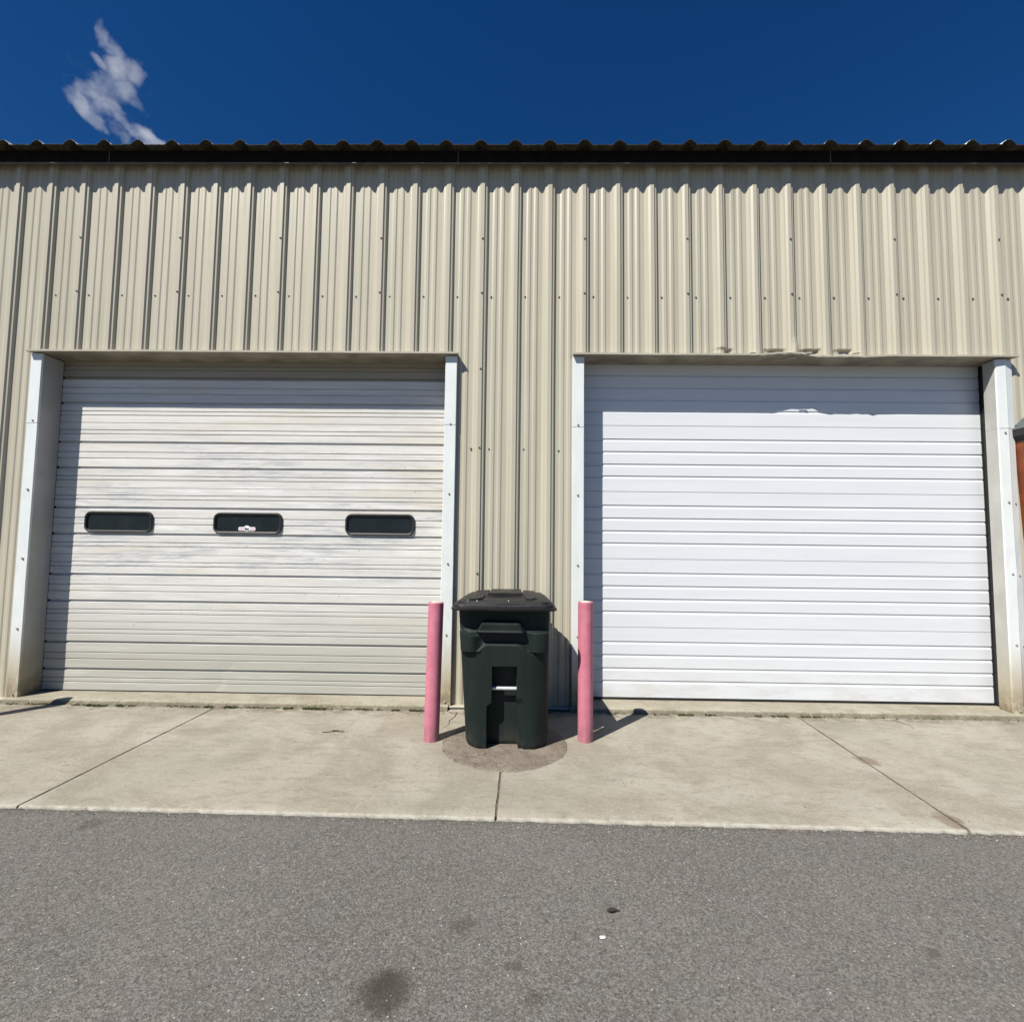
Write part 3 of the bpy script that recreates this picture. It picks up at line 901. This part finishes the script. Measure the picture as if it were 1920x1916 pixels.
# hinge handle, axle and wheels at the back
hb = MB(); hb.tube((-.24,.335,.985),(.24,.335,.985),.014,n=14)
for x in (-.24,-.08,.08,.24): hb.box(x-.012, x+.012, .26, .34, .965, .995)
hb.build('handle', LIDM, bin_, smooth=True)
ax = MB(); ax.tube((-.24,.22,.15),(.24,.22,.15),.011,n=12); ax.build('axle', GALV, bin_, smooth=True)
for sx in (-1, 1):
    w = MB(); prof_ = [(.03,-.026),(.10,-.024),(.125,-.03),(.145,-.028),(.15,-.018),(.15,.018),(.145,.028),(.125,.03),(.10,.024),(.03,.026)]
    w.lathe(prof_, 36); w.v = [(z + sx*.225, x + .22, y + .15) for x, y, z in w.v]
    w.build('wheel', RUBBER, bin_, smooth=True)

# ------------------------------------------------------------------ hooded orange cabinet cut by the right edge
CAB = simple('orange_brown_paint', (.21,.055,.018), .55, var=.25, sc=5)
CABP = simple('purple_panel', (.13,.06,.11), .6, var=.2)
HOOD = simple('dark_grey_hood', (.085,.098,.105), .5, var=.15)
HOODD = simple('black_hood_underside', (.02,.02,.021), .7, var=.2)
cab = empty('hooded_cabinet', (4.625, 0, 0))
tag(cab, 'orange brown upright cabinet with faceted dark grey hood at the right edge', 'cabinet')
def cabbox(z0, z1, xl0, xl1, m, name):
    mb = MB()
    xr = .42
    vs = [(xl0-4.5,-.10,z0),(xr,-.10,z0),(xr,.03,z0),(xl0-4.5,.03,z0),(xl1-4.5,-.10,z1),(xr,-.10,z1),(xr,.03,z1),(xl1-4.5,.03,z1)]
    mb.add(vs, [(0,3,2,1),(4,5,6,7),(0,1,5,4),(1,2,6,5),(2,3,7,6),(3,0,4,7)])
    return mb.build(name, m, cab, bevel=.008)
cabbox(1.50, 2.33, 4.184, 4.150, CAB, 'body')
cabbox(0.0, 1.495, 4.215, 4.186, CABP, 'base')
hd = MB()
def ring(ins, z, dy=0): return [(-.382+ins,-.12+dy,z),(.52-ins,-.12+dy,z),(.52-ins,.034,z),(-.382+ins,.034,z)]
hd.grid([ring(.045,2.305,.06), ring(.0,2.365), ring(-.003,2.425)], 1, closed=True)
hd.grid([ring(-.003,2.425), ring(.16,2.57,.05)], 0, closed=True)
hd.add(ring(.16,2.57,.05), [(0,1,2,3)]); hd.add(ring(.045,2.305,.06), [(3,2,1,0)], 1)
hd.build('hood', [HOOD, HOODD], cab)

# ------------------------------------------------------------------ litter
def blob(name, loc, sc, mat, label, cat, seed):
    bm = bmesh.new(); bmesh.ops.create_icosphere(bm, subdivisions=3, radius=1)
    me = bpy.data.meshes.new(name)
    for v in bm.verts:
        k = 1 + .25*nz(v.co.x*1.5+seed, v.co.y*1.5, v.co.z*1.5); v.co = Vector((v.co.x*sc[0]*k, v.co.y*sc[1]*k, v.co.z*sc[2]*k + sc[2]*.8))
    bm.to_mesh(me); bm.free(); me.materials.append(mat)
    me.polygons.foreach_set('use_smooth', [True]*len(me.polygons))
    o = bpy.data.objects.new(name, me); COL.objects.link(o); o.location = loc
    return tag(o, label, cat)
WHITEP = simple('white_stone', (.72,.71,.68), .6)
blob('pebble', (.313,-2.484,-.014), (.0115,.0065,.003), WHITEP, 'small white pebble lying on the asphalt below the right door', 'pebble', 1)
LEAF = simple('dry_leaf', (.03,.022,.014), .8, var=.4, sc=60)
lf = MB(); rows = []
for i in range(9):
    t = i/8; w = .012*math.sin(math.pi*min(1, t*1.25))**.8 if t < .8 else .0016
    rows.append([(-.022+.05*t, -w+.004*t, .003+.006*abs(1)*math.sin(t*3)), (-.022+.05*t, 0, .002+.004*math.sin(t*3)), (-.022+.05*t, w+.004*t, .004+.005*math.sin(t*3))])
lf.grid(rows)
tag(lf.build('leaf', LEAF, loc=(.371,-2.355,-.012)), 'small dark dry leaf on the asphalt beyond the white pebble', 'leaf')
tw = MB()
P = [(-.09,-.02,.002),(-.05,-.012,.004),(-.015,.004,.005),(.02,.006,.003),(.06,-.002,.004)]
for a, b in zip(P, P[1:]): tw.tube(a, b, .0028, .0024, 6)
tw.tube(P[2], (.012,.026,.006), .003, .0015, 6); tw.tube(P[2], (-.03,.02,.008), .006, .002, 6)
tag(tw.build('twig', simple('twig_bark', (.05,.032,.022), .85, var=.3), loc=(-1.333,-.577,.001)), 'thin brown twig lying on the concrete before the weathered door', 'twig')

gm = MB()
def stone(x, y, r, z0, mi):
    h = r*random.uniform(.4, .8); k = random.randint(4, 6); a0 = random.uniform(0, 6)
    ring_ = [(x + r*random.uniform(.7,1.1)*math.cos(a0+6.283*i/k), y + r*random.uniform(.7,1.1)*math.sin(a0+6.283*i/k), z0) for i in range(k)]
    top_ = [(x + (p[0]-x)*.55, y + (p[1]-y)*.55, z0 + h) for p in ring_]
    gm.add(ring_ + top_, [tuple(range(k, 2*k))] + [(i, (i+1) % k, k+(i+1) % k, k+i) for i in range(k)], mi)
for _ in range(900):
    x = random.uniform(-3.2, 3.2); stone(x, edge_y(x) - abs(random.gauss(0, .03)) - .002, random.uniform(.0015, .0055), -.0145, random.choice((0,0,1,2)))
for _ in range(1500):
    stone(random.uniform(-3.2, 3.2), random.uniform(-3.0, -1.75), random.uniform(.0012, .0034), -.0145, random.choice((0,0,0,1,2)))
for _ in range(500):
    stone(random.uniform(-3.6, 3.6), -.08 - abs(random.gauss(0, .035)), random.uniform(.0015, .006), .0, random.choice((0,1,1,2)))
for _ in range(260):
    stone(random.uniform(-3.2, 3.2), random.uniform(-1.7, -.1), random.uniform(.0012, .003), .001, random.choice((0,1,2)))
tag(gm.build('grit', [simple('pale_grit', (.30,.285,.25), .85), simple('brown_grit', (.17,.14,.10), .9), simple('dark_grit', (.05,.045,.04), .9)]), 'loose grit scattered along the concrete and asphalt', 'grit', kind='stuff')

# ------------------------------------------------------------------ clouds (real volumes, far off)
CAMP = Vector((0, -4.42, 1.385))
F = 960.0
yaw, pitch, roll = R(-.8650995), R(3.79895442), R(.67493036)
fw = Vector((math.sin(yaw)*math.cos(pitch), math.cos(yaw)*math.cos(pitch), math.sin(pitch)))
rt = Vector((math.cos(yaw), -math.sin(yaw), 0)); up = rt.cross(fw)
rt2 = rt*math.cos(roll) + up*math.sin(roll); up2 = -rt*math.sin(roll) + up*math.cos(roll)

def cloud(name, label, dist, centre, blobs, dens, seed):
    """blobs: (dx, dy, rx, ry, weight) in metres in the plane facing the yard"""
    c = CAMP + (fw + rt2*((centre[0]-960)/F) - up2*((centre[1]-958)/F))*dist
    o_ = MB(); pts = []
    for x, y, rx, ry, ang, w in blobs:
        ca, sa = math.cos(R(ang)), math.sin(R(ang)); rz = .5*(rx+ry)*.8
        for i in range(10):
            for j in range(7):
                a = 2*math.pi*i/10; b = math.pi*(j/6 - .5)
                px, py, pz = 1.25*rx*math.cos(a)*math.cos(b), 1.25*ry*math.sin(b), 1.25*rz*math.sin(a)*math.cos(b)
                pts.append((x + ca*px - sa*py, pz, y + sa*px + ca*py))
    bm = bmesh.new(); [bm.verts.new(p) for p in pts]
    r_ = bmesh.ops.convex_hull(bm, input=bm.verts)
    bmesh.ops.delete(bm, geom=[v for v in bm.verts if not v.link_faces], context='VERTS')
    bmesh.ops.recalc_face_normals(bm, faces=bm.faces)
    me = bpy.data.meshes.new(name); bm.to_mesh(me); bm.free()
    o = bpy.data.objects.new(name, me); COL.objects.link(o); o.location = c
    # the hull stands square to the line of sight from the yard
    d = (c - CAMP).normalized(); o.rotation_euler = (math.asin(d.z), 0, -math.atan2(d.x, d.y))
    t = NT('cloud_vapour'); t.n.remove(t.b)
    S = 1.0
    wv = t.warp(.035, 15, 7)
    tot = None
    X = t.xyz(wv)
    for x, y, rx, ry, ang, w in blobs:
        ca, sa = math.cos(R(ang)), math.sin(R(ang)); rz = .5*(rx+ry)*.8
        ux = t.math('SUBTRACT', X[0], x); uz = t.math('SUBTRACT', X[2], y)
        a = t.math('MULTIPLY', t.math('ADD', t.math('MULTIPLY', ux, ca), t.math('MULTIPLY', uz, sa)), 1/rx)
        b = t.math('MULTIPLY', t.math('SUBTRACT', t.math('MULTIPLY', uz, ca), t.math('MULTIPLY', ux, sa)), 1/ry)
        e = t.math('MULTIPLY', X[1], 1/rz)
        r2 = t.math('ADD', t.math('ADD', t.math('MULTIPLY', a, a), t.math('MULTIPLY', b, b)), t.math('MULTIPLY', e, e))
        m = t.math('MULTIPLY', t.rng(r2, 0.05, 1.0, 1, 0), w)
        tot = m if tot is None else t.math('MAXIMUM', tot, m)
    n = t.noise(.06, 8, .70, t.scale(1,1,1,off=(seed,seed,0)), dist=.6)
    den = t.math('MULTIPLY', t.rng(t.math('ADD', tot, t.math('MULTIPLY', t.math('SUBTRACT', n, .5), 1.7)), .18, 1.75, smooth=False), dens)
    v = t.n.new('ShaderNodeVolumePrincipled'); v.inputs['Color'].default_value = (1,1,1,1); v.inputs['Anisotropy'].default_value = .3
    t.l.new(den, v.inputs['Density']); t.l.new(v.outputs[0], t.out.inputs['Volume'])
    me.materials.append(t.mat)
    try: t.mat.cycles.volume_step_rate = .35
    except Exception: pass
    return tag(o, label, 'cloud')
D0 = 800.0; q = D0/F
def B(px, py, rx, ry, ang, w, c): return ((px-c[0])*q, -(py-c[1])*q, rx*q, ry*q, ang, w)
c1 = (205, 155)
cloud('cloud', 'small wispy white cloud alone in the deep blue sky', D0, c1,
      [B(*b, c1) for b in ((216,128,27,30,15,1.1),(236,122,28,24,-35,.85),(228,152,28,24,-30,.95),(190,133,22,12,-40,1.05),(193,92,12,28,18,.62),(208,104,28,20,-30,.66),
       (172,212,36,20,-38,1.0),(188,226,30,15,-38,.95),(160,198,22,18,0,.6),(178,180,36,24,10,.58),(208,188,34,22,-20,.6),(224,206,34,13,-32,.68),(248,166,20,13,-30,.7),(234,236,14,22,25,.6),(190,194,50,36,-20,.42),(208,160,40,36,0,.40),(222,225,30,18,-20,.42))], .055, 3.0)
c2 = (285, 268)
cloud('cloud', 'low scrap of white cloud touching the ribbed roof edge', D0*1.25, c2,
      [((px-c2[0])*q*1.25, -(py-c2[1])*q*1.25, rx*q*1.25, ry*q*1.25, a, w) for px, py, rx, ry, a, w in ((285,264,42,16,-20,1.0),(298,284,56,22,0,.95),(265,262,26,12,-20,.7),(314,270,20,12,-30,.7))], .055, 9.0)

# ------------------------------------------------------------------ light, sky, camera
SD = Vector((.90, 1.0, -1.62)).normalized()
sun = bpy.data.lights.new('sun', 'SUN'); sun.energy = 5.0; sun.angle = R(.5); sun.color = (1.0, .955, .88)
so = bpy.data.objects.new('sun', sun); COL.objects.link(so); so.rotation_euler = SD.to_track_quat('-Z', 'Y').to_euler()
w = bpy.data.worlds.new('World'); scene.world = w; w.use_nodes = True
wt = w.node_tree; bg = wt.nodes['Background']
sky = wt.nodes.new('ShaderNodeTexSky'); sky.sky_type = 'NISHITA'; sky.sun_disc = False
to = -SD
sky.sun_elevation = math.asin(to.z); sky.sun_rotation = math.atan2(to.x, to.y) % (2*math.pi)
sky.altitude = 1600; sky.air_density = 1.0; sky.dust_density = .0; sky.ozone_density = 4.0
hs = wt.nodes.new('ShaderNodeHueSaturation'); hs.inputs['Hue'].default_value = .508; hs.inputs['Saturation'].default_value = 1.31; hs.inputs['Value'].default_value = 1.12
wt.links.new(sky.outputs[0], hs.inputs['Color']); wt.links.new(hs.outputs[0], bg.inputs[0]); bg.inputs[1].default_value = .05

cam = bpy.data.cameras.new('camera'); co = bpy.data.objects.new('camera', cam); COL.objects.link(co)
cam.sensor_fit = 'HORIZONTAL'; cam.sensor_width = 36; cam.lens = 18.0; cam.clip_start = .05; cam.clip_end = 5000
M = Matrix((( rt2.x, up2.x, -fw.x), (rt2.y, up2.y, -fw.y), (rt2.z, up2.z, -fw.z))).to_4x4(); M.translation = CAMP
co.matrix_world = M
scene.camera = co
vs = scene.view_settings; vs.view_transform = 'Standard'; vs.look = 'None'; vs.exposure = .47; vs.gamma = 1; vs.use_curve_mapping = False
scene.render.engine = 'CYCLES'
scene.cycles.volume_bounces = 3
scene.cycles.diffuse_bounces = 1
